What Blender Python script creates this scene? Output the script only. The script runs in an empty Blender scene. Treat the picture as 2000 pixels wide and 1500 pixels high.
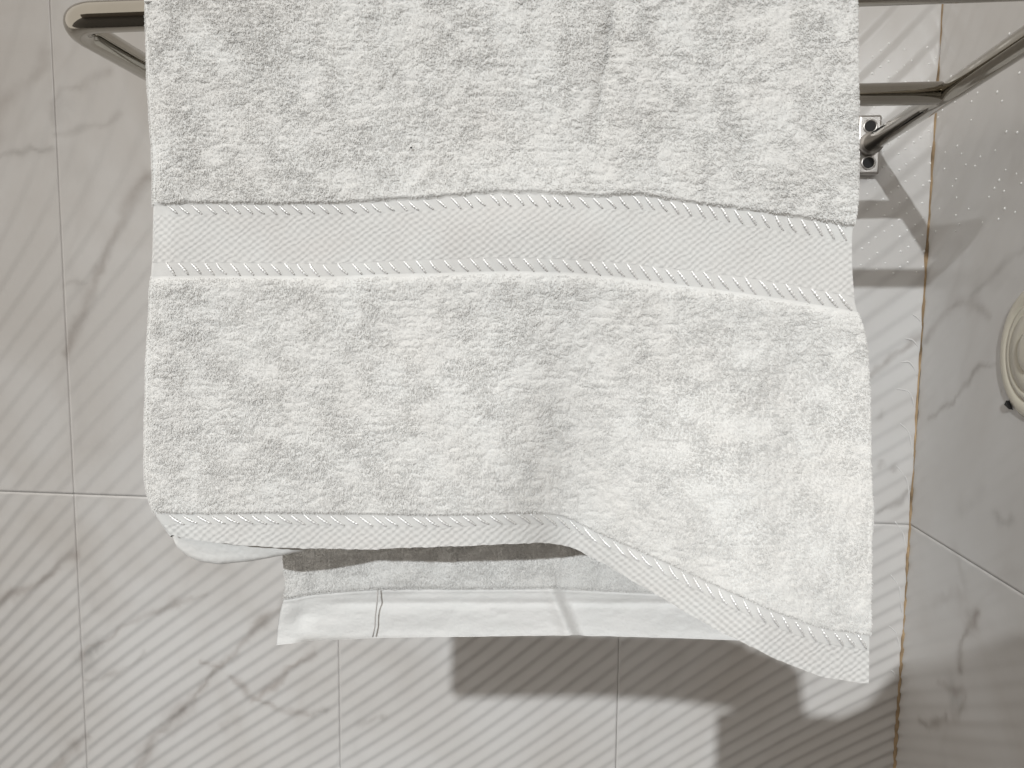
import bpy, math, random
import numpy as np
from mathutils import Vector, Matrix
random.seed(4); rng = np.random.default_rng(7)
C = bpy.context.scene.collection
sc = bpy.context.scene

# ------------------------------------------------------------------ camera
F = 1350.0                       # focal length in photograph pixels (2000 wide)
PITCH, YAW, ROLL = -0.09045, 0.10028, -0.00929
def cam_matrix():
    cp, sp = math.cos(PITCH), math.sin(PITCH); cY, sY = math.cos(YAW), math.sin(YAW); cr, sr = math.cos(ROLL), math.sin(ROLL)
    Rr = np.array([[cr, 0, sr], [0, 1, 0], [-sr, 0, cr]])
    Rp = np.array([[1, 0, 0], [0, cp, -sp], [0, sp, cp]])
    Ry = np.array([[cY, -sY, 0], [sY, cY, 0], [0, 0, 1]])
    return Ry @ Rp @ Rr
RM = cam_matrix()
cd = bpy.data.cameras.new('camera'); cam = bpy.data.objects.new('camera', cd); C.objects.link(cam)
cd.sensor_width = 36; cd.lens = 36 * F / 2000; cd.clip_start = 0.01; cd.clip_end = 50
M = Matrix(((RM[0, 0], RM[0, 2], -RM[0, 1], 0), (RM[1, 0], RM[1, 2], -RM[1, 1], 0), (RM[2, 0], RM[2, 2], -RM[2, 1], 0), (0, 0, 0, 1)))
cam.matrix_world = M
sc.camera = cam

# ------------------------------------------------------------------ light
w = bpy.data.worlds.new("World"); sc.world = w; w.use_nodes = True
bg = w.node_tree.nodes['Background']; bg.inputs[0].default_value = (1.0, 0.94, 0.86, 1); bg.inputs[1].default_value = 0.98
def lamp(name, kind, loc, aim, energy, color, size, cone=None, blend=1.0):
    l = bpy.data.lights.new(name, kind); l.energy = energy; l.color = color
    l.shadow_soft_size = size
    if kind == 'SPOT': l.spot_size = math.radians(cone); l.spot_blend = blend
    o = bpy.data.objects.new(name, l); C.objects.link(o); o.location = loc
    o.rotation_euler = (Vector(aim) - Vector(loc)).to_track_quat('-Z', 'Y').to_euler()
    return o
L1 = Vector((0.0, 0.37, 0.17)) - Vector((0.256, 1, -0.379)) * 8.0
lamp('ceiling_lamp', 'SPOT', L1, (0.14, 0.6, -0.62), 2030, (0.95, 0.985, 1.0), 0.06, 15.5, 1.0)
sc.view_settings.view_transform = 'Standard'; sc.view_settings.look = 'None'
sc.view_settings.exposure = -0.03; sc.view_settings.gamma = 1.0
sc.cycles.use_denoising = True
sc.cycles.max_bounces = 6; sc.cycles.diffuse_bounces = 4
sc.cycles_curves.shape = 'RIBBONS'

# ------------------------------------------------------------------ measures (metres; wall normal = +y, camera at origin)
D = 0.70024                      # distance of the back wall
XC = 0.32517                     # the corner with the right wall
X0, HZ, TW, TH = -0.55632, -0.19501, 0.30, 0.60
def at(px, py, d):               # the point on the plane y = d seen at a photograph pixel
    v = RM @ np.array([(px - 1000) / F, 1.0, -(py - 750) / F]); return v * d / v[1]
def at_side(px, py):             # same for the right wall
    v = RM @ np.array([(px - 1000) / F, 1.0, -(py - 750) / F]); return v * XC / v[0]
def at_grid(px, py, d):
    a = (px - 1000) / F; b = -(py - 750) / F
    v = RM[:, 0][:, None, None] * a + RM[:, 1][:, None, None] + RM[:, 2][:, None, None] * b
    return np.moveaxis(v * (d / v[1]), 0, -1)
def px_of(x, y, z):
    c = RM.T @ np.array([x, y, z]); return 1000 + F * c[0] / c[1], 750 - F * c[2] / c[1]

# ------------------------------------------------------------------ helpers
def link_mesh(name, verts, faces, mat=None, parent=None, smooth=True):
    me = bpy.data.meshes.new(name)
    verts = np.asarray(verts, dtype=np.float32).reshape(-1, 3)
    if isinstance(faces, np.ndarray):
        n, k = faces.shape
        me.vertices.add(len(verts)); me.vertices.foreach_set('co', verts.ravel())
        me.loops.add(n * k); me.loops.foreach_set('vertex_index', faces.astype(np.int32).ravel())
        me.polygons.add(n); me.polygons.foreach_set('loop_start', np.arange(0, n * k, k, dtype=np.int32))
        me.update(calc_edges=True)
    else:
        me.from_pydata([tuple(map(float, v)) for v in verts], [], faces)
    me.validate()
    if smooth: me.polygons.foreach_set('use_smooth', np.ones(len(me.polygons), bool))
    if mat: me.materials.append(mat)
    o = bpy.data.objects.new(name, me); C.objects.link(o)
    if parent: o.parent = parent
    return o
def tag(o, label=None, cat=None, group=None, kind=None):
    if label: o['label'] = label
    if cat: o['category'] = cat
    if group: o['group'] = group
    if kind: o['kind'] = kind
    return o
def empty(name, loc=(0, 0, 0)):
    o = bpy.data.objects.new(name, None); C.objects.link(o); o.location = loc; o.empty_display_size = 0.02
    return o
def grid_faces(nu, nv, flip=False):
    i = np.arange(nu - 1)[:, None]; j = np.arange(nv - 1)[None, :]
    a = i * nv + j; b = (i + 1) * nv + j; c = b + 1; d = a + 1
    f = np.stack([a, b, c, d], -1).reshape(-1, 4)
    return f[:, ::-1].copy() if flip else f
def tube(points, radius, seg=20, caps=True, radii=None):
    P = [Vector(p) for p in points]; n = len(P); vs = []; fs = []
    up = Vector((0, 0, 1)); t0 = (P[1] - P[0]).normalized()
    if abs(t0.dot(up)) > 0.9: up = Vector((0, 1, 0))
    nrm = (up - t0 * up.dot(t0)).normalized()
    for i, p in enumerate(P):
        t = (P[min(i + 1, n - 1)] - P[max(i - 1, 0)]).normalized()
        nrm = (nrm - t * nrm.dot(t)).normalized(); b = t.cross(nrm)
        r = radii[i] if radii is not None else radius
        for k in range(seg):
            a = 2 * math.pi * k / seg
            vs.append(p + (nrm * math.cos(a) + b * math.sin(a)) * r)
    for i in range(n - 1):
        for k in range(seg):
            k2 = (k + 1) % seg
            fs.append((i * seg + k, i * seg + k2, (i + 1) * seg + k2, (i + 1) * seg + k))
    if caps:
        fs.append(tuple(range(seg))[::-1]); fs.append(tuple((n - 1) * seg + k for k in range(seg)))
    return vs, fs
def box(x0, x1, y0, y1, z0, z1):
    v = [(x, y, z) for x in (x0, x1) for y in (y0, y1) for z in (z0, z1)]
    f = [(0, 1, 3, 2), (4, 6, 7, 5), (0, 4, 5, 1), (2, 3, 7, 6), (0, 2, 6, 4), (1, 5, 7, 3)]
    return v, f
def bevel(o, wd, seg=3):
    m = o.modifiers.new('bevel', 'BEVEL'); m.width = wd; m.segments = seg; m.limit_method = 'ANGLE'
# smooth value noise, numpy
def vnoise(x, y, seed=0):
    r = np.random.default_rng(seed).random((256, 256)).astype(np.float32)
    xi = np.floor(x).astype(int); yi = np.floor(y).astype(int); fx = x - xi; fy = y - yi
    fx = fx * fx * (3 - 2 * fx); fy = fy * fy * (3 - 2 * fy)
    g = lambda a, b: r[a % 256, b % 256]
    return (g(xi, yi) * (1 - fx) * (1 - fy) + g(xi + 1, yi) * fx * (1 - fy) + g(xi, yi + 1) * (1 - fx) * fy + g(xi + 1, yi + 1) * fx * fy) * 2 - 1
def fbm(x, y, seed=0, oct=3):
    s = 0; a = 1; t = 0
    for k in range(oct):
        s = s + a * vnoise(x * 2 ** k, y * 2 ** k, seed + k); t += a; a *= 0.5
    return s / t
def sstep(a, b, x):
    t = np.clip((x - a) / (b - a), 0, 1); return t * t * (3 - 2 * t)

# ------------------------------------------------------------------ materials
def new_mat(name):
    m = bpy.data.materials.new(name); m.use_nodes = True
    return m, m.node_tree, m.node_tree.nodes['Principled BSDF']
def N(nt, t, **k):
    n = nt.nodes.new(t)
    for a, b in k.items(): setattr(n, a, b)
    return n
def tile_mat():
    m, nt, p = new_mat('marble_tile'); L = nt.links.new
    tc = N(nt, 'ShaderNodeTexCoord')
    n1 = N(nt, 'ShaderNodeTexNoise'); n1.inputs['Scale'].default_value = 4.5; n1.inputs['Detail'].default_value = 5; n1.inputs['Distortion'].default_value = 0.8
    r1 = N(nt, 'ShaderNodeValToRGB'); e = r1.color_ramp.elements
    e[0].position = .32; e[0].color = (.57, .545, .52, 1); e[1].position = .66; e[1].color = (.67, .66, .65, 1)
    L(tc.outputs['Object'], n1.inputs['Vector']); L(n1.outputs[0], r1.inputs[0])
    n2 = N(nt, 'ShaderNodeTexNoise'); n2.inputs['Scale'].default_value = 60; n2.inputs['Detail'].default_value = 4
    L(tc.outputs['Object'], n2.inputs['Vector'])
    at1 = N(nt, 'ShaderNodeAttribute', attribute_name='vein'); at2 = N(nt, 'ShaderNodeAttribute', attribute_name='tone')
    # break the vein up a little
    mm = N(nt, 'ShaderNodeMapRange'); mm.inputs[1].default_value = .25; mm.inputs[2].default_value = .75; mm.inputs[3].default_value = .6; mm.inputs[4].default_value = 1.05
    L(n2.outputs[0], mm.inputs[0])
    mu = N(nt, 'ShaderNodeMath', operation='MULTIPLY'); mu.use_clamp = True; L(at1.outputs['Fac'], mu.inputs[0]); L(mm.outputs[0], mu.inputs[1])
    vc = N(nt, 'ShaderNodeMix', data_type='RGBA'); vc.inputs[6].default_value = (.20, .145, .115, 1); vc.inputs[7].default_value = (.17, .165, .155, 1)
    L(at2.outputs['Fac'], vc.inputs[0])
    mx = N(nt, 'ShaderNodeMix', data_type='RGBA'); L(mu.outputs[0], mx.inputs[0]); L(r1.outputs[0], mx.inputs[6]); L(vc.outputs[2], mx.inputs[7])
    L(mx.outputs[2], p.inputs['Base Color'])
    p.inputs['Roughness'].default_value = .24; p.inputs['Specular IOR Level'].default_value = .5
    return m
def plain(name, col, rough=.5, metal=0.0, noise=0.0, scale=200, bump=0.0):
    m, nt, p = new_mat(name); L = nt.links.new
    p.inputs['Roughness'].default_value = rough; p.inputs['Metallic'].default_value = metal
    tc = N(nt, 'ShaderNodeTexCoord'); n = N(nt, 'ShaderNodeTexNoise'); n.inputs['Scale'].default_value = scale; n.inputs['Detail'].default_value = 4
    L(tc.outputs['Object'], n.inputs['Vector'])
    r = N(nt, 'ShaderNodeValToRGB'); e = r.color_ramp.elements
    e[0].position = .3; e[1].position = .7
    e[0].color = tuple(c * (1 - noise) for c in col) + (1,); e[1].color = tuple(min(1, c * (1 + noise)) for c in col) + (1,)
    L(n.outputs[0], r.inputs[0]); L(r.outputs[0], p.inputs['Base Color'])
    if bump:
        b = N(nt, 'ShaderNodeBump'); b.inputs['Strength'].default_value = bump; b.inputs['Distance'].default_value = .0004
        L(n.outputs[0], b.inputs['Height']); L(b.outputs[0], p.inputs['Normal'])
    return m
MT = tile_mat()
M_grout = plain('grey_grout', (.38, .33, .30), .9, 0, .25, 90)
M_stain = plain('rusty_grout', (.33, .235, .14), .9, 0, .6, 38)
M_chrome = plain('chrome', (.37, .345, .30), .07, 1.0, .04, 60)
M_plate = plain('bracket_steel', (.46, .44, .42), .32, 1.0, .2, 120)
M_dark = plain('dark_hole', (.012, .011, .011), .6)
M_cream = plain('cream_plastic', (.70, .66, .56), .35, 0, .05, 30)
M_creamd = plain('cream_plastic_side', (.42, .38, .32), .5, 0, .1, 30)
M_green = plain('green_plastic', (.12, .22, .13), .4, 0, .2, 60)
M_thread = plain("silver_thread", (.99, .99, .98), .38, .3, .02, 900)
_t = M_thread.node_tree.nodes['Principled BSDF']; _t.inputs['Specular IOR Level'].default_value = 1.0; _t.inputs['IOR'].default_value = 2.2; _t.inputs['Coat Weight'].default_value = 1.0; _t.inputs['Coat Roughness'].default_value = .12
def cloth_mat(name, kind):
    m, nt, p = new_mat(name); L = nt.links.new
    p.inputs['Roughness'].default_value = .95; p.inputs['Specular IOR Level'].default_value = .1
    try: p.inputs['Sheen Weight'].default_value = .15
    except Exception: pass
    uv = N(nt, 'ShaderNodeAttribute', attribute_name='cloth_uv')
    tc = N(nt, 'ShaderNodeTexCoord')
    n = N(nt, 'ShaderNodeTexNoise'); n.inputs['Scale'].default_value = 35; n.inputs['Detail'].default_value = 5
    L(tc.outputs['Object'], n.inputs['Vector'])
    r = N(nt, 'ShaderNodeValToRGB'); e = r.color_ramp.elements; e[0].position = .3; e[1].position = .7
    c = (.70, .69, .675) if kind in ('weave', 'plain') else (.83, .825, .815) if kind == 'rear' else (.77, .76, .74); c2 = (.73, .735, .725) if kind in ('weave', 'plain') else (.80, .805, .795)
    e[0].color = c + (1,); e[1].color = c2 + (1,)
    L(n.outputs[0], r.inputs[0]); L(r.outputs[0], p.inputs['Base Color'])
    if kind == 'weave':
        # interlaced diamond weave: product of two diagonal waves in cloth coordinates (metres)
        sp = N(nt, 'ShaderNodeSeparateXYZ'); L(uv.outputs['Vector'], sp.inputs[0])
        n3 = N(nt, 'ShaderNodeTexNoise'); n3.inputs['Scale'].default_value = 160; L(uv.outputs['Vector'], n3.inputs['Vector'])
        def wave(ax, per, skew):
            a = N(nt, 'ShaderNodeMath', operation='MULTIPLY'); a.inputs[1].default_value = 2 * math.pi / per; L(sp.outputs[ax], a.inputs[0])
            c2 = N(nt, 'ShaderNodeMath', operation='MULTIPLY_ADD'); c2.inputs[1].default_value = skew; L(sp.outputs[1 - ax], c2.inputs[0]); L(a.outputs[0], c2.inputs[2])
            d = N(nt, 'ShaderNodeMath', operation='MULTIPLY_ADD'); d.inputs[1].default_value = 4.0; L(n3.outputs[0], d.inputs[0]); L(c2.outputs[0], d.inputs[2])
            s = N(nt, 'ShaderNodeMath', operation='SINE'); L(d.outputs[0], s.inputs[0]); return s
        s1 = wave(0, .0046, 60); s2 = wave(1, .0036, -30)
        mu = N(nt, 'ShaderNodeMath', operation='MULTIPLY'); L(s1.outputs[0], mu.inputs[0]); L(s2.outputs[0], mu.inputs[1])
        b = N(nt, 'ShaderNodeBump'); b.inputs['Strength'].default_value = .65; b.inputs['Distance'].default_value = .00032
        L(mu.outputs[0], b.inputs['Height']); L(b.outputs[0], p.inputs['Normal'])
    elif kind in ('plain', 'rear'):
        wv = N(nt, 'ShaderNodeTexNoise'); wv.inputs['Scale'].default_value = 900; L(uv.outputs['Vector'], wv.inputs['Vector'])
        b = N(nt, 'ShaderNodeBump'); b.inputs['Strength'].default_value = .4; b.inputs['Distance'].default_value = .0002
        L(wv.outputs[0], b.inputs['Height']); L(b.outputs[0], p.inputs['Normal'])
    return m
M_terry = cloth_mat('white_terry', 'terry'); M_weave = cloth_mat('white_woven_band', 'weave'); M_hem = cloth_mat('white_plain_hem', 'plain'); M_rear_hem = cloth_mat('white_smooth_hem', 'rear')
M_pile, _nt, _p = new_mat('white_terry_loops')
_p.inputs['Roughness'].default_value = .95; _p.inputs['Specular IOR Level'].default_value = .05
_hi = N(_nt, 'ShaderNodeHairInfo'); _r = N(_nt, 'ShaderNodeValToRGB'); _r.color_ramp.elements[0].color = (.74, .73, .715, 1); _r.color_ramp.elements[1].color = (.79, .79, .78, 1)
_nt.links.new(_hi.outputs['Random'], _r.inputs[0]); _nt.links.new(_r.outputs[0], _p.inputs['Base Color'])

# ------------------------------------------------------------------ tiled walls
def rib_phase(s, z):
    p = .822 * s - .8 * z - .405 * s * z + .689 * z * z
    p = p + .013 * np.sin(8 * s + 3 * z + 1.0) + .004 * np.sin(17 * z - 6 * s)
    return p * 2 * math.pi / .0225
def relief(s, z):
    ph = rib_phase(s, z)
    amp = .00015 + .00042 * sstep(-.08, -.42, z) + .00020 * sstep(.05, .25, s)
    amp = amp * (1 - .72 * sstep(XC, XC + .03, s))
    return amp * (np.sin(ph) - .38 * np.sin(2 * ph) + .14 * np.sin(3 * ph))
# printed veins: (polyline in photograph pixels, half width px, strength, tone 0 brown .. 1 grey, wall)
VE = [
 ([(285,340),(255,395),(228,450),(200,515),(182,560),(163,610),(150,640),(138,692)], 9, .42, .3, 'b'),
 ([(283,345),(262,372)], 4, .3, .4, 'b'), ([(128,555),(150,548),(170,552)], 4, .25, .6, 'b'),
 ([(-20,235),(0,212),(30,180),(60,160),(88,130),(92,105)], 11, .26, .2, 'b'), ([(0,200),(-5,280)], 14, .22, .1, 'b'),
 ([(-20,303),(10,302),(40,304),(62,291),(110,288)], 4.5, .36, .7, 'b'),
 ([(112,240),(108,205),(120,178),(145,176),(160,180),(190,152),(215,138)], 6, .26, .4, 'b'),
 ([(112,258),(135,257),(165,248),(205,238),(232,222)], 5, .28, .5, 'b'),
 ([(120,215),(130,200)], 14, .18, .7, 'b'),
 ([(-10,1185),(15,1160),(45,1148),(80,1138),(105,1115),(125,1095),(155,1085)], 7, .42, .2, 'b'),
 ([(5,1165),(30,1155)], 12, .25, .1, 'b'),
 ([(163,1285),(178,1258),(200,1255),(225,1240),(250,1220),(285,1200),(330,1182),(355,1172),(400,1160)], 5, .38, .3, 'b'),
 ([(172,1290),(185,1262),(205,1262)], 15, .36, .9, 'b'), ([(165,1320),(195,1325),(225,1315),(270,1290),(290,1270)], 4, .32, .6, 'b'),
 ([(345,1175),(352,1177)], 8, .3, .0, 'b'),
 ([(175,1170),(195,1185)], 10, .16, .6, 'b'),
 ([(556,1170),(535,1195),(518,1208),(490,1240),(465,1262),(440,1285),(420,1305),(400,1335),(380,1365),(345,1400),(315,1432),(290,1465),(265,1505)], 6, .5, .35, 'b'),
 ([(400,1335),(375,1370),(340,1405),(312,1435),(285,1475)], 12, .32, .1, 'b'),
 ([(392,1286),(410,1292),(435,1296),(445,1280)], 4.5, .5, .1, 'b'),
 ([(452,1318),(470,1328),(490,1352),(502,1362),(530,1372),(555,1385),(600,1392)], 5, .45, .15, 'b'),
 ([(500,1364),(520,1345),(545,1322),(565,1305),(585,1288),(612,1272)], 5, .5, .05, 'b'),
 ([(612,1390),(645,1380)], 5, .4, .6, 'b'), ([(705,1415),(740,1402),(755,1398)], 5, .34, .6, 'b'),
 ([(110,1505),(135,1475),(155,1452),(172,1438)], 9, .42, .3, 'b'),
 ([(440,1420),(470,1400)], 8, .18, .2, 'b'),
 ([(1700,742),(1725,708),(1742,692),(1762,682),(1775,668),(1798,645)], 4, .55, .4, 'b'),
 ([(1712,1000),(1735,985),(1755,978),(1770,958),(1787,945)], 4.5, .5, .6, 'b'), ([(1742,908),(1746,914)], 5, .45, .5, 'b'), ([(1715,910),(1722,900)], 4, .35, .5, 'b'),
 ([(1720,812),(1724,806)], 5, .3, .7, 'b'),
 ([(1812,662),(1832,636),(1850,612),(1868,600),(1885,588),(1905,588),(1918,604),(1938,622)], 6, .32, .2, 's'),
 ([(1860,590),(1895,584),(1915,600)], 14, .18, .1, 's'),
 ([(1818,818),(1835,806),(1850,795),(1868,785),(1878,770),(1888,752),(1905,730),(1925,716),(1945,710)], 3.6, .5, .3, 's'),
 ([(1905,575),(1935,545),(1965,510),(2005,485)], 5, .26, .6, 's'),
 ([(1912,1198),(1908,1215),(1896,1228),(1890,1240),(1880,1255),(1876,1275),(1882,1300),(1884,1312)], 5, .55, .1, 's'),
 ([(1903,1212),(1898,1232)], 10, .3, .3, 's'),
 ([(1800,1408),(1815,1415),(1838,1410),(1850,1402)], 5, .5, .2, 's'), ([(1838,1340),(1860,1348),(1885,1350),(1892,1365),(1878,1388),(1868,1395)], 6, .42, .1, 's'),
 ([(1868,1350),(1885,1370)], 14, .3, .8, 's'), ([(1955,1012),(1985,1016)], 5, .34, .5, 's'),
 ([(1830,1175),(1870,1165),(1890,1170)], 9, .2, .0, 's'), ([(1870,1080),(1885,1120),(1890,1150)], 8, .18, .3, 's'), ([(1880,990),(1930,960)], 9, .1, .8, 's'),
]
def vein_field(s, z):
    v = np.zeros_like(s); t = np.full_like(s, .5)
    ws = .006 * fbm(s * 40, z * 40, 11) + .0022 * fbm(s * 160, z * 160, 14); wz = .006 * fbm(s * 40 + 9, z * 40, 21) + .0022 * fbm(s * 160, z * 160 + 5, 24)
    S = s + ws; Z = z + wz
    for pts, hw, st, tone, wall in VE:
        Q = []
        for a, b in pts:
            if wall == 'b': q = at(a, b, D); Q.append((q[0], q[2]))
            else: q = at_side(a, b); Q.append((XC + D - q[1], q[2]))
        hw = hw / F * D
        lo = min(q[0] for q in Q) - 4 * hw - .01; hi = max(q[0] for q in Q) + 4 * hw + .01
        if hi < s.min() or lo > s.max(): continue
        dm = np.full_like(s, 9.); ln = len(Q) - 1; pm = np.zeros_like(s)
        for k in range(ln):
            ax, az = Q[k]; bx, bz = Q[k + 1]; dx, dz = bx - ax, bz - az; l2 = dx * dx + dz * dz + 1e-12
            u = np.clip(((S - ax) * dx + (Z - az) * dz) / l2, 0, 1)
            d = np.hypot(S - ax - u * dx, Z - az - u * dz); c = d < dm
            dm = np.where(c, d, dm); pm = np.where(c, (k + u) / ln, pm)
        wd = hw * (.95 + .75 * (.5 + .5 * np.sin(pm * 9 + ln)))
        val = st * np.exp(-(dm / wd) ** 2) * (.88 + .16 * np.sin(pm * 14 + 2 * ln))
        c = val > v; t = np.where(c, tone, t); v = np.maximum(v, val) + .3 * np.minimum(v, val)
    # faint all-over veining of the marble
    r = fbm(s * 6 + 3, z * 6 - s * 5, 31, 4); v = v + .07 * np.exp(-(r / .06) ** 2)
    return np.clip(v, 0, 1), t
def make_tile(s0, s1, z0, z1, side, parent, step=.0026, coarse=False):
    """one tile with its ribbed relief; s runs along the back wall and then on along the right wall"""
    j = .00016; s0 += j; s1 -= j; z0 += j; z1 -= j
    if coarse: step = .02
    ns = max(3, int((s1 - s0) / (step * (.8 if (not side and not coarse) else 1)))); nz = max(3, int((z1 - z0) / step))
    S, Z = np.meshgrid(np.linspace(s0, s1, ns), np.linspace(z0, z1, nz), indexing='ij')
    H = np.zeros_like(S) if coarse else relief(S, Z)
    ed = np.minimum(np.minimum(S - s0, s1 - S), np.minimum(Z - z0, z1 - Z))
    H = H * sstep(0, .003, ed)
    v, t = vein_field(S, Z)
    if side: P = np.stack([XC - .002 - H, XC + D - S, Z], -1)
    else: P = np.stack([S, D - .002 - H, Z], -1)
    # border skirt going back to the grout
    V = P.reshape(-1, 3); Fc = grid_faces(ns, nz)
    idx = np.arange(ns * nz).reshape(ns, nz)
    ring = np.concatenate([idx[:, 0], idx[-1, 1:], idx[-2::-1, -1], idx[0, -2:0:-1]])
    B = V[ring].copy(); ax = 0 if side else 1; B[:, ax] += .0035
    nb = len(ring); k = np.arange(nb); k2 = (k + 1) % nb
    Fs = np.stack([ring[k2], ring[k], len(V) + k, len(V) + k2], -1)
    o = link_mesh('tile', np.vstack([V, B]), np.vstack([Fc, Fs]), MT, parent)
    for nm, a in (('vein', v), ('tone', t)):
        at_ = o.data.attributes.new(nm, 'FLOAT', 'POINT'); full = np.concatenate([a.ravel(), a.ravel()[ring]]).astype(np.float32)
        at_.data.foreach_set('value', full)
    return o
bw = tag(link_mesh('back_wall', *box(-1.45, XC + .1, D + .0005, D + .1, -1.05, 1.4), M_grout, smooth=False), kind='structure')
rw = tag(link_mesh('right_wall', *box(XC + .0005, XC + .1, -2.2, D + .0005, -1.05, 1.4), M_grout, smooth=False), kind='structure')
for i in range(-3, 3):
    s0 = X0 + (i) * TW; s1 = min(s0 + TW, XC - .0012)
    for k in range(-2, 2):
        z0 = HZ + k * TH
        vis = (i >= -1) and k in (-1, 0)
        make_tile(s0, s1, max(z0, -1.04), min(z0 + TH, 1.39), False, bw, coarse=not vis)
for i in range(0, 9):
    s0 = XC + i * TW + (.0012 if i == 0 else 0); s1 = XC + (i + 1) * TW
    for k in range(-2, 2):
        z0 = HZ + k * TH
        vis = i == 0 and k in (-1, 0)
        make_tile(s0, s1, max(z0, -1.04), min(z0 + TH, 1.39), True, rw, coarse=not vis)
# stained joint in the corner: an uneven bead of grout
zz = np.linspace(-.62, .42, 420)
vs = []
for z in zz:
    st = .0016 + .0006 * float(vnoise(np.array([z * 60.]), np.array([3.]), 5)[0]) + (.0009 if -.0 < z < .17 else 0) * (0.6 + .4 * math.sin(z * 130)) + (.0007 if z < -.30 else 0)
    wob = .0008 * float(vnoise(np.array([z * 35.]), np.array([8.]), 6)[0])
    for a in range(5):
        t = a / 4 * math.pi / 2
        vs.append((XC - .0016 + wob - st * math.cos(t) , D - .0016 + wob * .3 - st * math.sin(t), z))
o = link_mesh('corner_joint', np.array(vs), grid_faces(len(zz), 5), M_stain, bw)
# pale glossy lines added to stand for the zigzag highlights beside the corner
GL = [[(1783,614),(1792,620),(1802,633)],[(1764,660),(1783,664),(1797,682)],[(1744,708),(1776,706),(1785,718),(1792,734)],
 [(1751,759),(1776,764),(1783,780),(1788,801),(1790,820)],[(1756,825),(1774,841),(1779,858),(1781,878),(1785,900)],[(1751,910),(1772,935),(1775,955),(1776,974),(1779,1018)],
 [(1748,1018),(1764,1041),(1768,1060),(1772,1090)],[(1739,1122),(1757,1145),(1759,1165),(1761,1197)],[(1733,1220),(1750,1234),(1756,1255),(1761,1281)],[(1731,1304),(1746,1313),(1752,1330)]]
M_glint = plain('glint_line_gloss', (.72, .71, .70), .16, 0, .02, 30)
_g = M_glint.node_tree.nodes['Principled BSDF']; _g.inputs['Specular IOR Level'].default_value = 1.0
gv, gf = [], []
for pl_ in GL:
    xs_ = np.interp(np.linspace(0, 1, 14), np.linspace(0, 1, len(pl_)), [q[0] for q in pl_]); ys_ = np.interp(np.linspace(0, 1, 14), np.linspace(0, 1, len(pl_)), [q[1] for q in pl_])
    xs_[1:-1] = (xs_[:-2] + 2 * xs_[1:-1] + xs_[2:]) / 4
    P3 = [Vector(at(a, b, D - .0022)) for a, b in zip(xs_, ys_)]
    v_, f_ = tube(P3, .001, 10, True, [.0002 + .00065 * math.sin(math.pi * (k + .6) / 14.2) for k in range(14)])
    base = len(gv); gv += [(v[0], (v[1] - D) * .8 + D - .0002, v[2]) for v in v_]; gf += [tuple(base + q for q in f) for f in f_]
tag(link_mesh('glint_lines', np.array(gv), gf, M_glint, bw), kind='stuff')
# small pale glossy beads added to stand for the glints beside the corner
dv, df = [], []
def bead(P, n, r):
    n = Vector(n); t = n.orthogonal().normalized(); b = n.cross(t); base = len(dv)
    rings = ((1.0, 0), (.8, .32), (.45, .52))
    for rr, hh in rings:
        for k in range(7):
            a = 2 * math.pi * k / 7; dv.append(Vector(P) + (t * math.cos(a) + b * math.sin(a)) * r * rr + n * r * hh)
    dv.append(Vector(P) + n * r * .6)
    for q in range(2):
        for k in range(7):
            k2 = (k + 1) % 7; df.append((base + q * 7 + k, base + q * 7 + k2, base + q * 7 + 7 + k2, base + q * 7 + 7 + k))
    for k in range(7): df.append((base + 14 + k, base + 14 + (k + 1) % 7, base + 21))
for a in range(-40, 60):
    for c in range(-40, 60):
        # rows along the ribs
        s = XC + a * .0085 * .78 - c * .0125 * .62 + .0; z = .09 + a * .0085 * .62 + c * .0125 * .78
        s += random.uniform(-1, 1) * .0009; z += random.uniform(-1, 1) * .0009
        if not (.262 < s < XC + .16): continue
        if abs(s - XC) < .004: continue
        top = .26 if s < XC else .235; bot = (.045 if s < XC else .085) + (XC - s) * .1
        if not (bot < z < top): continue
        if s > XC and random.random() < .72: continue
        if random.random() < .15: continue
        h = float(relief(np.array([s]), np.array([z]))[0])
        r = random.uniform(.0009, .0014)
        if s < XC: bead((s, D - .002 - h + .0001, z), (0, -1, 0), r)
        else: bead((XC - .002 - h + .0001, XC + D - s, z), (-1, 0, 0), r)
M_bead, _a, _b = new_mat('glint_beads'); _b.inputs['Base Color'].default_value = (.88, .88, .87, 1); _b.inputs['Roughness'].default_value = .06
_b.inputs['Specular IOR Level'].default_value = 1.0
tag(link_mesh('glint_beads', np.array([tuple(v) for v in dv]), df, M_bead), 'tiny pale glossy beads added for the glints on the ribbed tiles beside the corner', 'glint beads', kind='stuff')

# ------------------------------------------------------------------ floor and room beyond the frame
M_floor = plain('floor_tiles', (.055, .05, .045), .4, 0, .1, 8)
tag(link_mesh('floor', *box(-3.6, XC + .1, -2.4, D + .1, -1.12, -1.05), M_floor, smooth=False), kind='structure')
M_rear = plain('rear_wall_paint', (.13, .11, .09), .6, 0, .1, 4)
tag(link_mesh('rear_wall', *box(-3.6, XC + .1, -2.5, -2.4, -1.05, .30), M_rear, smooth=False), kind='structure')

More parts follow.
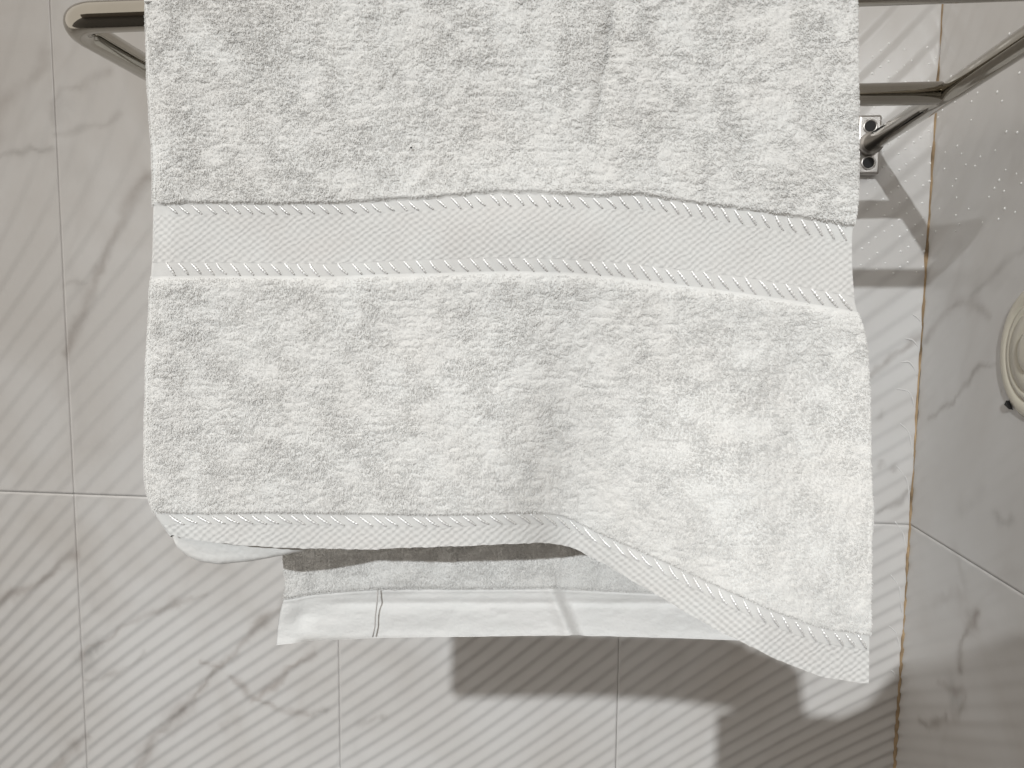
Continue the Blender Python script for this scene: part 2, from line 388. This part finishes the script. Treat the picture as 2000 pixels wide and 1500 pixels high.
# ------------------------------------------------------------------ chrome towel rack
R = .008
fl = (-.2930, .3760, .1680); frx = .2500; wy = D - .004
zr = .1665
rack = empty('towel_rack', (0, D, zr)); tag(rack, 'chrome wall-mounted towel rack with a front and a middle bar, carrying the white towel', 'towel rack')
def place(o):
    o.matrix_parent_inverse = Matrix.Translation((-rack.location[0], -rack.location[1], -rack.location[2])); return o
XL, XR, YF = -.2930, .2535, .3760
pts = [Vector((XL, wy - .004, zr))]
rb = .021
pts.append(Vector((XL, YF + rb, zr)))
for k in range(1, 13):
    a = k / 12 * math.pi / 2; pts.append(Vector((XL + rb - rb * math.cos(a), YF + rb - rb * math.sin(a), zr)))
pts += [Vector((XL + .1 + k * .1, YF, zr)) for k in range(4)]
for k in range(0, 13):
    a = k / 12 * math.pi / 2; pts.append(Vector((XR - rb + rb * math.sin(a), YF + rb - rb * math.cos(a), zr)))
pts.append(Vector((XR + .004, .52, zr))); pts.append(Vector((XR + .0085, wy - .004, zr)))
place(link_mesh('frame_tube', *tube(pts, R, 28), M_chrome, rack))
place(link_mesh('middle_bar', *tube([(XL + .006, .5427, zr), (0, .5427, zr), (XR - .001, .5427, zr)], R * .98, 28), M_chrome, rack))
for sx, xx in ((0, XL), (1, XR + .0085)):
    pl = place(link_mesh('wall_bracket', *box(xx - .0105, xx + .0105, D - .011, D - .003, zr - .027, zr + .027), M_plate, rack, smooth=False)); bevel(pl, .0022)
    sk = place(link_mesh('socket', *tube([(xx, D - .0112, zr), (xx, D - .019, zr)], .0102, 24), M_plate, rack))
    for dz in (-.0165, .0165):
        # countersunk screw hole: ring and dark bottom
        n = 24; v = []; f = []
        for rr, yy in ((.0066, D - .0112), (.0058, D - .0122), (.0050, D - .0114)):
            for k in range(n):
                a = 2 * math.pi * k / n; v.append((xx + rr * math.cos(a), yy, zr + dz + rr * math.sin(a)))
        for q in range(2):
            for k in range(n): k2 = (k + 1) % n; f.append((q * n + k, q * n + k2, q * n + n + k2, q * n + n + k))
        h = link_mesh('hole_rim', v, f, M_plate, pl)
        v = [(xx + .0051 * math.cos(2 * math.pi * k / n), D - .01135, zr + dz + .0051 * math.sin(2 * math.pi * k / n)) for k in range(n)]
        h2 = link_mesh('screw_hole', v, [tuple(range(n))], M_dark, pl, smooth=False)
        for q in (h, h2): q.matrix_parent_inverse = Matrix.Identity(4)
        for q in (h, h2): q.matrix_parent_inverse = Matrix.Translation((-rack.location[0], -rack.location[1], -rack.location[2])) @ Matrix.Identity(4)
for o in rack.children_recursive:        # every mesh is written in world coordinates; undo the parent offset once
    o.matrix_parent_inverse = (Matrix.Translation(rack.location) if o.parent == rack else Matrix.Identity(4)).inverted()

# ------------------------------------------------------------------ the towel
towel = empty('bath_towel', (0, 0, 0)); tag(towel, 'white terry bath towel with silvery stitched bands hanging over the chrome rack', 'towel')
def curve(pts):
    xs = np.array([p[0] for p in pts], float); ys = np.array([p[1] for p in pts], float)
    # monotone-ish smooth interpolation: dense linear then blurred
    xx = np.linspace(xs[0], xs[-1], 400); yy = np.interp(xx, xs, ys)
    k = np.hanning(23); k /= k.sum(); pad = np.concatenate([yy[0] - (yy[1:12][::-1] - yy[0]), yy, yy[-1] - (yy[-12:-1][::-1] - yy[-1])])
    yy = np.convolve(pad, k, 'valid')
    return lambda q: np.interp(q, xx, yy)
YB = .354                                     # where the front leaf hangs
ytop = [px_of(x, YB, .168)[1] for x in (-.25, .16)]
left = curve([(-40, 284), (0, 285), (100, 287), (200, 292), (300, 299), (400, 300), (500, 298), (600, 293), (700, 287), (800, 284), (900, 283), (950, 284), (1000, 298), (1040, 326), (1075, 352), (1110, 372)])
right = curve([(-80, 1670), (0, 1672), (200, 1674), (400, 1674), (450, 1664), (520, 1664), (600, 1670), (640, 1686), (750, 1697), (900, 1698), (1000, 1703), (1100, 1699), (1250, 1698), (1340, 1697)])
rows = [
 curve([(280, ytop[0]), (1700, ytop[1])]),
 curve([(280, 402), (400, 398), (550, 401), (700, 397), (850, 388), (950, 379), (1020, 378), (1100, 381), (1170, 386), (1250, 380), (1300, 390), (1400, 404), (1500, 417), (1600, 432), (1710, 452)]),
 curve([(280, 420), (400, 418), (550, 420), (700, 417), (850, 410), (950, 404), (1020, 402), (1100, 406), (1170, 408), (1250, 408), (1300, 415), (1400, 430), (1500, 446), (1600, 462), (1710, 484)]),
 curve([(280, 512), (450, 512), (650, 515), (750, 510), (850, 506), (1000, 503), (1100, 505), (1200, 512), (1300, 523), (1450, 540), (1550, 557), (1660, 578), (1710, 590)]),
 curve([(280, 540), (450, 538), (650, 540), (750, 535), (850, 533), (1000, 529), (1100, 531), (1200, 540), (1300, 552), (1450, 572), (1550, 587), (1660, 606), (1710, 618)]),
 curve([(280, 1004), (400, 1006), (520, 1004), (700, 1006), (850, 1009), (950, 1006), (1050, 1003), (1110, 1012), (1150, 1034), (1200, 1056), (1300, 1100), (1400, 1146), (1500, 1192), (1600, 1228), (1710, 1244)]),
 curve([(280, 1026), (400, 1024), (520, 1024), (700, 1027), (850, 1030), (950, 1026), (1050, 1022), (1110, 1030), (1150, 1052), (1200, 1076), (1300, 1122), (1400, 1172), (1500, 1220), (1600, 1256), (1710, 1272)]),
 curve([(280, 1036), (345, 1050), (420, 1061), (550, 1071), (700, 1073), (850, 1069), (950, 1065), (1060, 1060), (1110, 1064), (1150, 1085), (1200, 1114), (1300, 1172), (1400, 1230), (1500, 1280), (1600, 1322), (1710, 1338)]),
]
def front_pixels(U, rowv):
    """U 0..1 across; rowv = fractional row index -> photograph pixel"""
    k = np.clip(np.floor(rowv).astype(int), 0, len(rows) - 2); f = rowv - k
    X = 290 + U * 1400; Y = np.zeros_like(X)
    for it in range(4):
        Y = np.zeros_like(X)
        for q in range(len(rows) - 1):
            m = k == q
            if m.any(): Y[m] = rows[q](X[m]) * (1 - f[m]) + rows[q + 1](X[m]) * f[m]
        X = left(Y) + (right(Y) - left(Y)) * U
    Y = Y + (1.3 * vnoise(X / 8, X * 0 + 3.5, 66) + 1.6 * vnoise(X / 31, X * 0 + 9.5, 67)) * np.clip(rowv - 6, 0, 1)
    Y = Y + 1.8 * vnoise(X / 13, X * 0 + 5.5, 68) * np.clip(1 - np.abs(rowv - 1), 0, 1) * (rowv <= 1.0)
    return X, Y
def front_depth(X, Y):
    d = np.full_like(X, YB)
    low = sstep(560, 1250, Y)
    d -= .042 * sstep(1120, 1500, X) * low ** 1.2                       # lower right swings forward
    d += .012 * np.exp(-((X - 1110) / 75) ** 2) * sstep(520, 1000, Y)   # valley of the fold
    d -= .010 * np.exp(-((X - 880) / 200) ** 2) * sstep(540, 1000, Y)
    d -= .004 * np.exp(-((X - 480) / 140) ** 2) * sstep(620, 1000, Y) + .005 * np.exp(-((X - 1010) / 220) ** 2 - ((Y - 440) / 110) ** 2)
    d += .0036 * np.exp(-((X - 1200 + .14 * Y) / 17) ** 2) * (1 - sstep(200, 310, Y))  # crease up top
    d += .004 * np.exp(-((X - 410) / 70) ** 2 - ((Y - 740) / 170) ** 2)
    d -= .006 * np.exp(-((X - 1400) / 130) ** 2 - ((Y - 930) / 140) ** 2)
    d += .004 * np.exp(-((X - 1560) / 80) ** 2 - ((Y - 800) / 170) ** 2)
    d += .0018 * fbm(X / 210, Y / 260, 41) + .00035 * fbm(X / 80, Y / 80, 45)
    return d
TH_ = .0045
def normals(P):
    du = np.gradient(P, axis=0); dv = np.gradient(P, axis=1); n = np.cross(du, dv); n /= np.linalg.norm(n, axis=-1, keepdims=True) + 1e-12
    return n
def terry_height(S, T):
    """clumpy nap relief in cloth coordinates (metres)"""
    wx = .0012 * fbm(S / .004, T / .004, 57, 2); wy = .0012 * fbm(S / .004 + 7, T / .004, 58, 2)
    return .00085 * np.sqrt(np.abs(vnoise((S + wx) / .0046, (T + wy) / .0040, 51)) + .01) + .00045 * np.sqrt(np.abs(vnoise((S + wx) / .0021, (T + wy) / .0019, 53)) + .01) + .0002 * fbm(S / .010, T / .008, 55, 2) - .0006
def set_uv(o, A):
    a = o.data.attributes.new('cloth_uv', 'FLOAT_VECTOR', 'POINT'); full = np.zeros((len(o.data.vertices), 3), np.float32); A = A.reshape(-1, 2); full[:len(A), :2] = A
    a.data.foreach_set('vector', full.ravel())
pile_src = []      # (P, N, S, T, mask) patches for the loops
def leaf(name, r0, r1, mat, kind, nv, nu=520, depth_fn=front_depth, pix=front_pixels, foldr=.0048, rough=True, flip=False):
    """a strip of the front leaf between two rows, wrapped round the left fold to the back leaf"""
    rv = np.linspace(r0, r1, nv)
    U, RV = np.meshgrid(np.linspace(0, 1, nu), rv, indexing='ij')
    X, Y = pix(U, RV); Dp = depth_fn(X, Y)
    P = at_grid(X, Y, Dp)
    n = normals(P)
    if n[..., 1].mean() > 0: n = -n
    S = X / F * YB; T = Y / F * YB
    edge = sstep(0, .012, U)
    if kind == 'terry':
        dist = np.minimum((RV - r0) if r0 > 0.01 else 9 + 0 * RV, r1 - RV)
        rowpx = np.abs(Y[:, -1] - Y[:, 0])[:, None]; dpx = dist / (r1 - r0) * rowpx
        up = sstep(0, 7, (r1 - RV) / (r1 - r0) * rowpx) * (sstep(0, 24, (RV - r0) / (r1 - r0) * rowpx) if r0 > .01 else 1)
        h = (.0016 if r0 < .01 else .0013) * up + terry_height(S, T) * sstep(0, 14, dpx)
        h *= .25 + .75 * edge
    elif kind == 'stitch':
        h = -.0001 + .00035 * np.sin((X * .95 - Y * .72) * 2 * math.pi / 26) * .25
    else:
        h = 0 * X
    P = P + n * h[..., None]
    # left fold: half circle to the back leaf, then the back leaf
    p0 = P[0]; n0 = n[0]
    lat = np.cross(n0, np.gradient(P[0], axis=0)); lat /= np.linalg.norm(lat, axis=-1, keepdims=True)
    if lat[:, 0].mean() > 0: lat = -lat
    # ease the front leaf into the fold
    ease = (1 - sstep(0, .03, U))[..., None]; P = P - n * ease * .0015
    parts = []
    K = 12
    cen = P[0] - n0 * foldr
    for q in range(1, K + 1):
        a = q / K * math.pi; parts.append(cen + n0 * foldr * math.cos(a) + lat * foldr * .62 * math.sin(a))
    arc = np.stack(parts)
    back = P[::4] - n[::4] * (2 * foldr); back[0] = arc[-1]
    full = np.concatenate([P[::-1], arc, back[1:]], 0)
    # open right-hand edge: close the slab
    full = np.concatenate([full, P[-1:]], 0)
    Sx = np.concatenate([S[::-1], np.stack([S[0] - .002 * q for q in range(1, K + 1)]), S[::4][1:], S[-1:]], 0)
    Tx = np.concatenate([T[::-1], np.repeat(T[:1], K, 0), T[::4][1:], T[-1:]], 0)
    o = link_mesh(name, full.reshape(-1, 3), grid_faces(full.shape[0], nv), mat, towel)
    set_uv(o, np.stack([Sx, Tx], -1))
    if kind == 'terry':
        pile_src.append((P, n, S, T, np.ones_like(S) * sstep(2, 9, dpx)))
        # loops on the fold itself
        an = np.stack([n0 * math.cos(q / K * math.pi) + lat * math.sin(q / K * math.pi) for q in range(1, K - 3)])
        pile_src.append((arc[:K - 4], an, Sx[nu:nu + K - 4], Tx[nu:nu + K - 4], .75 * np.ones((K - 4, nv))))
        # right-hand edge
        latr = -lat
        e = np.stack([P[-1], P[-1] - n[-1] * .004, P[-1] - n[-1] * .009])
        nr = np.cross(n[-1], np.gradient(P[-1], axis=0)); nr /= np.linalg.norm(nr, axis=-1, keepdims=True)
        if nr[:, 0].mean() < 0: nr = -nr
        en = np.stack([nr * .8 + n[-1] * .6, nr, nr]); pile_src.append((e, en, np.stack([S[-1], S[-1] + .003, S[-1] + .006]), np.stack([T[-1]] * 3), np.ones((3, nv)) * 1.3))
    return o, P, n
terry_top, _, _ = leaf('terry_panel', 0, 1, M_terry, 'terry', 300)
band_a, PA, NA = leaf('stitched_border', 1, 2, M_hem, 'stitch', 16)
band_w, _, _ = leaf('woven_band', 2, 3, M_weave, 'flat', 40)
band_b, PB2, NB2 = leaf('stitched_border', 3, 4, M_hem, 'stitch', 18)
terry_low, _, _ = leaf('terry_panel', 4, 5, M_terry, 'terry', 430)
band_c, PC, NC = leaf('stitched_border', 5, 6, M_hem, 'stitch', 16)
hem, PH, NH = leaf('hem_band', 6, 7, M_weave, 'flat', 30)

# bottom corner of the back leaf, hanging a little lower at the left
def corner_pix(U, V):
    X = 338 + U * 300
    bot = np.interp(X, [338, 352, 370, 395, 430, 490, 550, 600, 638], [1046, 1070, 1086, 1097, 1102, 1096, 1085, 1074, 1060])
    top = np.interp(X, [338, 640], [1000, 1010])
    return X, top + (bot - top) * V
U, V = np.meshgrid(np.linspace(0, 1, 140), np.linspace(0, 1, 50), indexing='ij')
X, Y = corner_pix(U, V); dd = YB + .012 + .003 * U
P = at_grid(X, Y, dd); n = normals(P); n = -n if n[..., 1].mean() > 0 else n
q = 1 - V; thick = .004 * np.sqrt(np.clip(1 - (1 - np.clip(q * 6, 0, 1)) ** 2, 0, 1)) * np.sqrt(np.clip(1 - (1 - np.clip(U * 16, 0, 1)) ** 2, 0, 1))
Pf = P + n * thick[..., None] + n * (.0003 * fbm(X / 9, Y / 7, 61))[..., None]; Pb = P - n * thick[..., None]
nn = P.shape[0] * P.shape[1]
o = link_mesh('back_leaf_corner', np.vstack([Pf.reshape(-1, 3), Pb.reshape(-1, 3)]), np.vstack([grid_faces(140, 50), grid_faces(140, 50, True) + nn]), M_terry, towel)
set_uv(o, np.stack([X / F * YB, Y / F * YB], -1))

# over the bars, unseen from the front but there: one leaf wrapped round both bars
RD = .558                                     # where the rear leaf hangs
def strip(profile_pts, xl, xr, name, mat, thickness=.010):
    prof = np.array(profile_pts, float); n = len(prof); nx = 60
    tg = np.gradient(prof, axis=0); nr = np.stack([-tg[:, 1], tg[:, 0]], -1); nr /= np.linalg.norm(nr, axis=1, keepdims=True)
    vs = []
    xs = np.linspace(0, 1, nx)
    for sgn in (1, -1):
        for a in xs:
            xw = xl + (xr - xl) * a
            for k in range(n):
                s_ = prof[k] + nr[k] * thickness * .5 * sgn
                vs.append((xw[k] if hasattr(xw, '__len__') else xw, s_[0], s_[1]))
    f = np.vstack([grid_faces(nx, n), grid_faces(nx, n, True) + nx * n])
    idx = np.arange(nx * n).reshape(nx, n)
    ring = np.concatenate([idx[:, 0], idx[-1, 1:], idx[-2::-1, -1], idx[0, -2:0:-1]]); k2 = np.roll(ring, -1)
    f = np.vstack([f, np.stack([ring, k2, k2 + nx * n, ring + nx * n], -1)])
    return link_mesh(name, vs, f, mat, towel)
rc = R + .0075
prof = [(.376 - rc - .0065, .1675)]
for k in range(0, 13):
    a = math.pi - k / 12 * math.pi / 2; prof.append((.376 + (rc + .004) * math.cos(a), zr + (rc + .004) * math.sin(a)))
for k in range(1, 9):
    t = k / 9; prof.append((.376 + (.5427 - .376) * t, zr + rc + .004 - .010 * math.sin(math.pi * t)))
for k in range(0, 13):
    a = math.pi / 2 - k / 12 * math.pi / 2; prof.append((.5427 + (rc + .004) * math.cos(a), zr + (rc + .004) * math.sin(a)))
xl0 = at(285, 0, YB)[0]; xr0 = at(1672, 0, YB)[0]
tt = np.linspace(0, 1, len(prof))
strip(prof, np.linspace(xl0, -.262, len(prof)), np.linspace(xr0, .118, len(prof)), 'draped_fold', M_terry)

# rear leaf
rl = curve([(0, 480), (900, 545), (1085, 553), (1150, 559), (1175, 552), (1200, 545), (1235, 541), (1265, 540)])
rr_ = curve([(0, 1440), (1265, 1478)])
rtop = curve([(470, px_of(-.26, RD, .165)[1]), (1500, px_of(.12, RD, .165)[1])])
rmid = curve([(530, 1172), (570, 1170), (600, 1162), (680, 1155), (740, 1151), (900, 1151), (1080, 1150), (1250, 1158), (1500, 1166)])
rbot = curve([(530, 1260), (575, 1256), (600, 1251), (680, 1248), (740, 1245), (900, 1243), (1080, 1240), (1200, 1242), (1330, 1246), (1500, 1252)])
def rear_pix(U, RV):
    X = 550 + U * 900
    for it in range(4):
        Y = np.where(RV < 1, rtop(X) * (1 - RV) + rmid(X) * RV, rmid(X) * (2 - RV) + rbot(X) * (RV - 1)); X = rl(Y) + (rr_(Y) - rl(Y)) * U
    return X, Y
def rear_depth(X, Y):
    d = RD - .116 * sstep(650, 1120, Y)
    low = sstep(1080, 1200, Y)
    d += .004 * np.sin((X - 560) / 150) * sstep(900, 1150, Y) + .0012 * fbm(X / 70, Y / 30, 71)
    d += low * (.004 * np.exp(-((X - 590) / 22) ** 2 - ((Y - 1205) / 25) ** 2))
    xc = 1080 + (Y - 1160) * .42
    d += low * (-.0055 * np.exp(-((X - xc) / 16) ** 2) + .004 * sstep(-10, 30, X - xc))
    d += .0016 * np.exp(-((Y - 1178) / 7) ** 2) * sstep(600, 700, X)
    return d
def rear_strip(r0, r1, name, mat, kind, nv):
    nu = 400
    U, RV = np.meshgrid(np.linspace(0, 1, nu), np.linspace(r0, r1, nv), indexing='ij')
    X, Y = rear_pix(U, RV); P = at_grid(X, Y, rear_depth(X, Y)); n = normals(P); n = -n if n[..., 1].mean() > 0 else n
    S = X / F * RD; T = Y / F * RD
    if kind == 'terry': h = .0015 + terry_height(S, T); h = h * sstep(0, 8, rmid(X) - Y)
    else: h = .0004 * np.exp(-((Y - rmid(X) - 4) / 3) ** 2) + .0007 * np.exp(-((rbot(X) - Y) / 8) ** 2) + .00012 * fbm(S / .0012, T / .0012, 81, 1)
    Pf = P + n * h[..., None]; Pb = P - n * (.0012 + .005 * sstep(0, 40, rbot(X) - Y)[..., None])
    m = nu * nv; idx = np.arange(m).reshape(nu, nv)
    ring = np.concatenate([idx[:, 0], idx[-1, 1:], idx[-2::-1, -1], idx[0, -2:0:-1]]); k2 = np.roll(ring, -1)
    f = np.vstack([grid_faces(nu, nv), grid_faces(nu, nv, True) + m, np.stack([ring, k2, k2 + m, ring + m], -1)])
    o = link_mesh(name, np.vstack([Pf.reshape(-1, 3), Pb.reshape(-1, 3)]), f, mat, towel); set_uv(o, np.stack([S, T], -1))
    if kind == 'terry': pile_src.append((Pf, n, S, T, sstep(1040, 1060, Y) * sstep(0, 6, rmid(X) - Y)))
    return o
rear_strip(0, 1, 'rear_terry_panel', M_terry, 'terry', 300)
rh = rear_strip(1, 2, 'rear_hem_band', M_rear_hem, 'flat', 60)
# grey line painting in the shade of the seam crease on the rear hem
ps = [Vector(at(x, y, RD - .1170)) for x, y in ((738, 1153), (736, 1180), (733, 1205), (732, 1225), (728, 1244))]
o = link_mesh('crease_shade_line', *tube(ps, .0005, 6), plain('painted_crease_shade', (.58, .56, .54), .9), rh)

# ------------------------------------------------------------------ silver stitches
def stitches(P, n, r, dxp, dyp, parent, spacing, dz0=.0002):
    """P: strip of surface (nu, nv): one slanted stitch every `spacing` photograph pixels"""
    nu, nv = P.shape[:2]; sp = spacing / 1400 * (nu - 1); i = 10.0
    while i < nu - 6:
        span = dxp / 1400 * (nu - 1); j0, j1 = random.uniform(.0, .12) * (nv - 1), random.uniform(.86, 1.0) * (nv - 1)
        pts = []; rad = []; K = 16; ph = random.uniform(0, 6)
        wob = random.uniform(-.8, .8)
        for k in range(K):
            t = k / (K - 1); a = i + span * t + wob * math.sin(3 * t); b = j0 + (j1 - j0) * t
            a = min(max(a, 0), nu - 1.001); b = min(max(b, 0), nv - 1.001)
            ia, ib = int(a), int(b); fa, fb = a - ia, b - ib
            q = P[ia, ib] * (1 - fa) * (1 - fb) + P[ia + 1, ib] * fa * (1 - fb) + P[ia, ib + 1] * (1 - fa) * fb + P[ia + 1, ib + 1] * fa * fb
            nn_ = n[ia, ib]; lift = dz0 + .0006 * math.sin(math.pi * t)
            pts.append(q + nn_ * lift); rad.append(r * (.85 + .35 * math.sin(ph + k * 2.3)) * (.55 + .45 * math.sin(math.pi * (t * .9 + .05))))
        o = link_mesh('stitch', *tube(pts, r, 6, True, rad), M_thread, parent, smooth=True)
        i += sp * random.uniform(.9, 1.1)
stitches(PA, NA, .00078, 20, 26, band_a, 26)
stitches(PB2, NB2, .00080, 20, 28, band_b, 26.5)
stitches(PC, NC, .00078, 18, 20, band_c, 26)

# ------------------------------------------------------------------ terry loops (hair curves)
def make_pile(count):
    roots = []; Ns = []; Ss = []; Ts = []; Ms = []
    areas = []
    for P, n, S, T, m in pile_src:
        a = np.linalg.norm(np.cross(P[1:, :-1] - P[:-1, :-1], P[:-1, 1:] - P[:-1, :-1]), axis=-1) * np.maximum(m[:-1, :-1], 0)
        areas.append(a)
    tot = sum(a.sum() for a in areas)
    for (P, n, S, T, m), a in zip(pile_src, areas):
        k = int(count * a.sum() / tot)
        if k == 0: continue
        c = np.cumsum(a.ravel()); c /= c[-1]; idx = np.searchsorted(c, rng.random(k)); idx = np.minimum(idx, a.size - 1)
        i, j = np.unravel_index(idx, a.shape); fu = rng.random(k)[:, None]; fv = rng.random(k)[:, None]
        def lp(A):
            if A.ndim == 2: A = A[..., None]
            return A[i, j] * (1 - fu) * (1 - fv) + A[i + 1, j] * fu * (1 - fv) + A[i, j + 1] * (1 - fu) * fv + A[i + 1, j + 1] * fu * fv
        roots.append(lp(P)); Ns.append(lp(n)); Ss.append(lp(S)[:, 0]); Ts.append(lp(T)[:, 0])
    R0 = np.vstack(roots); Nn = np.vstack(Ns); Nn /= np.linalg.norm(Nn, axis=1, keepdims=True); S = np.concatenate(Ss); T = np.concatenate(Ts); K = len(R0)
    # cloth-plane axes
    ex = np.cross(np.tile([0, 0, 1.], (K, 1)), Nn); ex /= np.linalg.norm(ex, axis=1, keepdims=True) + 1e-9
    ex = np.where((ex[:, 0] < 0)[:, None], -ex, ex)
    ez = np.cross(Nn, ex); ez = np.where((ez[:, 2] > 0)[:, None], -ez, ez)     # ez points down the cloth
    # tufts: nearest point of a jittered grid
    cell = .0019
    gi = np.floor(S / cell).astype(int); gj = np.floor(T / cell).astype(int)
    J = np.random.default_rng(3).random((512, 512, 2))
    best = np.full(K, 9.); bx = np.zeros(K); by = np.zeros(K)
    for a in (-1, 0, 1):
        for b in (-1, 0, 1):
            cx_ = (gi + a + J[(gi + a) % 512, (gj + b) % 512, 0]) * cell; cy_ = (gj + b + J[(gi + a) % 512, (gj + b) % 512, 1]) * cell
            d = np.hypot(cx_ - S, cy_ - T); c = d < best; best = np.where(c, d, best); bx = np.where(c, cx_ - S, bx); by = np.where(c, cy_ - T, by)
    th = 2.5 * math.pi * fbm(S / .03, T / .026, 91, 2) + 1.2 * math.pi * fbm(S / .006, T / .006, 95, 2)
    ln = .00125 * (.75 + .5 * rng.random(K)) * (.85 + .3 * fbm(S / .01, T / .01, 97, 2))
    lean = .11
    lx = lean * np.cos(th) + .25 * rng.normal(size=K); ly = .35 + lean * np.sin(th) + .25 * rng.normal(size=K)
    pts = np.zeros((K, 4, 3), np.float32)
    for q, t in enumerate((0, .4, .75, 1.0)):
        cl = .22 * t ** 1.2
        pts[:, q] = R0 - Nn * .0004 + Nn * (ln * (t - .25 * t * t))[:, None] + ex * (bx * cl + lx * ln * t * t * .8)[:, None] + ez * (by * cl + ly * ln * t * t * .8)[:, None]
    hc = bpy.data.hair_curves.new('terry_pile'); hc.add_curves([4] * K)
    hc.points.foreach_set('position', pts.ravel())
    ra = hc.attributes.get('radius') or hc.attributes.new('radius', 'FLOAT', 'POINT')
    rd = np.tile(np.array([.00020, .00020, .00019, .00013], np.float32), K); ra.data.foreach_set('value', rd)
    hc.materials.append(M_pile)
    o = bpy.data.objects.new('terry_pile', hc); C.objects.link(o); o.parent = towel; tag(o, kind='stuff')
    return o
make_pile(600000)
# a dark speck caught in the nap
sp_ = at(803, 288, YB - .0035)
link_mesh('lint_speck', *tube([sp_ + np.array([-.0004, 0, 0]), sp_, sp_ + np.array([.0004, 0, .0001])], .0004, 6), M_dark, towel)

# ------------------------------------------------------------------ cream round fitting on the right wall
kf = at_side(1962, 685)
kr = .046; ky = kf[1] - kr; kz = at_side(1975, 682)[2]
fit = empty('wall_fitting', (XC, ky, kz)); tag(fit, 'cream round plastic fitting with a grooved rim mounted on the right-hand tiled wall', 'wall fitting')
def lathe(name, prof, mat, parent=None, n=64, zs=1.0):
    v = []; f = []
    for r_, h_ in prof:
        for k in range(n):
            a = 2 * math.pi * k / n; v.append((-h_, r_ * math.cos(a), r_ * math.sin(a) * zs))
    m = len(prof)
    for q in range(m - 1):
        for k in range(n): k2 = (k + 1) % n; f.append((q * n + k, q * n + k2, q * n + n + k2, q * n + n + k))
    return link_mesh(name, v, f, mat, parent)
ZS = 1.12
lathe('base_ring', [(.0440, .0004), (.0450, .0010), (.0450, .0030), (.0440, .0036), (.0400, .0036)], M_creamd, fit, zs=ZS)
lathe('face_plate', [(.0435, .0034), (.0440, .0042), (.0430, .0050), (.0400, .0056), (.0352, .0060), (.0345, .0048), (.0337, .0048), (.0330, .0062), (.0290, .0072), (.0282, .0064), (.0274, .0064), (.0266, .0076), (.0170, .0082), (.0150, .0074)], M_cream, fit, zs=ZS)
lathe('centre_cap', [(.0148, .0072), (.0145, .0090), (.0130, .0102), (.0080, .0110), (.0002, .0112)], M_cream, fit, zs=ZS)
lathe('green_gasket', [(.0425, .0003), (.0468, .0006), (.0468, .0016), (.0440, .0017)], M_green, fit, zs=ZS * 1.02)
v, f = [(-.0055, .0300, -.0385), (-.0060, .0250, -.0445), (-.0055, .0320, -.0420), (-.003, .0300, -.0385), (-.003, .0250, -.0450), (-.003, .0320, -.0425)], [(0, 1, 2), (3, 5, 4), (0, 3, 4, 1), (1, 4, 5, 2), (2, 5, 3, 0)]
link_mesh('black_clip', v, f, M_dark, fit, smooth=False)

# ------------------------------------------------------------------ chair beside the camera: unseen, added and shaped to cast the shade under the towel
M_wood = plain('blocker_wood', (.30, .21, .14), .45, 0, .3, 12)
CY = -.12
def back_along(p, y=CY):
    t = (p[1] - y) / (p[1] - L1[1]); q = Vector(p) + (L1 - Vector(p)) * t; return (q[0], q[2])
blocker = empty('shade_blocker', (-.05, CY - .2, -1.05)); tag(blocker, 'brown wooden chair with a wide panelled back, added out of view to shade the wall under the towel', 'blocker')
def prism(name, outline, y0, y1):
    n = len(outline); v = [(a, y0, b) for a, b in outline] + [(a, y1, b) for a, b in outline]
    f = [tuple(range(n)), tuple(range(n, 2 * n))[::-1]] + [(k, n + k, n + (k + 1) % n, (k + 1) % n) for k in range(n)]
    o = link_mesh(name, v, f, M_wood, blocker, smooth=False); o.matrix_parent_inverse = Matrix.Translation((.05, -(CY - .2), 1.05)); return o
b = lambda x, y: back_along(at(x, y, D))
prism('blocker_rail', [b(882, 1345), b(1150, 1343), b(1300, 1350), b(1398, 1362), b(1435, 1372), b(1452, 1338), b(1460, 1300), b(1458, 1258), b(1410, 1240), b(1150, 1238), b(884, 1232)], CY - .02, CY)
q1 = back_along(at_side(1850, 1290)); q2 = back_along(at_side(1990, 1230))
pb = [b(1400, 1392), b(1432, 1390), b(1440, 1262), b(1500, 1275), b(1552, 1300), b(1562, 1395), b(1640, 1400), b(1690, 1378), b(1757, 1300), q1, q2, (q2[0] + .1, -.30), (q2[0] + .08, -.62), (b(1400, 1400)[0] + .0, -.62)]
prism('blocker_panel', pb, CY - .02, CY)
for x in (b(1400, 1400)[0] + .015, q2[0] + .05):
    o = link_mesh('blocker_leg', *tube([(x, CY - .012, -.62), (x, CY - .02, -.85), (x, CY - .03, -1.05)], .018, 10, True, [.018, .017, .013]), M_wood, blocker); o.matrix_parent_inverse = Matrix.Translation((.05, -(CY - .2), 1.05))
    o = link_mesh('blocker_leg', *tube([(x, CY - .40, -.60), (x, CY - .40, -.85), (x, CY - .40, -1.05)], .018, 10, True, [.018, .017, .013]), M_wood, blocker); o.matrix_parent_inverse = Matrix.Translation((.05, -(CY - .2), 1.05))
x0_, x1_ = b(1400, 1400)[0] - .01, q2[0] + .08
o = link_mesh('blocker_seat', *box(x0_, x1_, CY - .43, CY - .02, -.62, -.59), M_wood, blocker, smooth=False); bevel(o, .008); o.matrix_parent_inverse = Matrix.Translation((.05, -(CY - .2), 1.05))
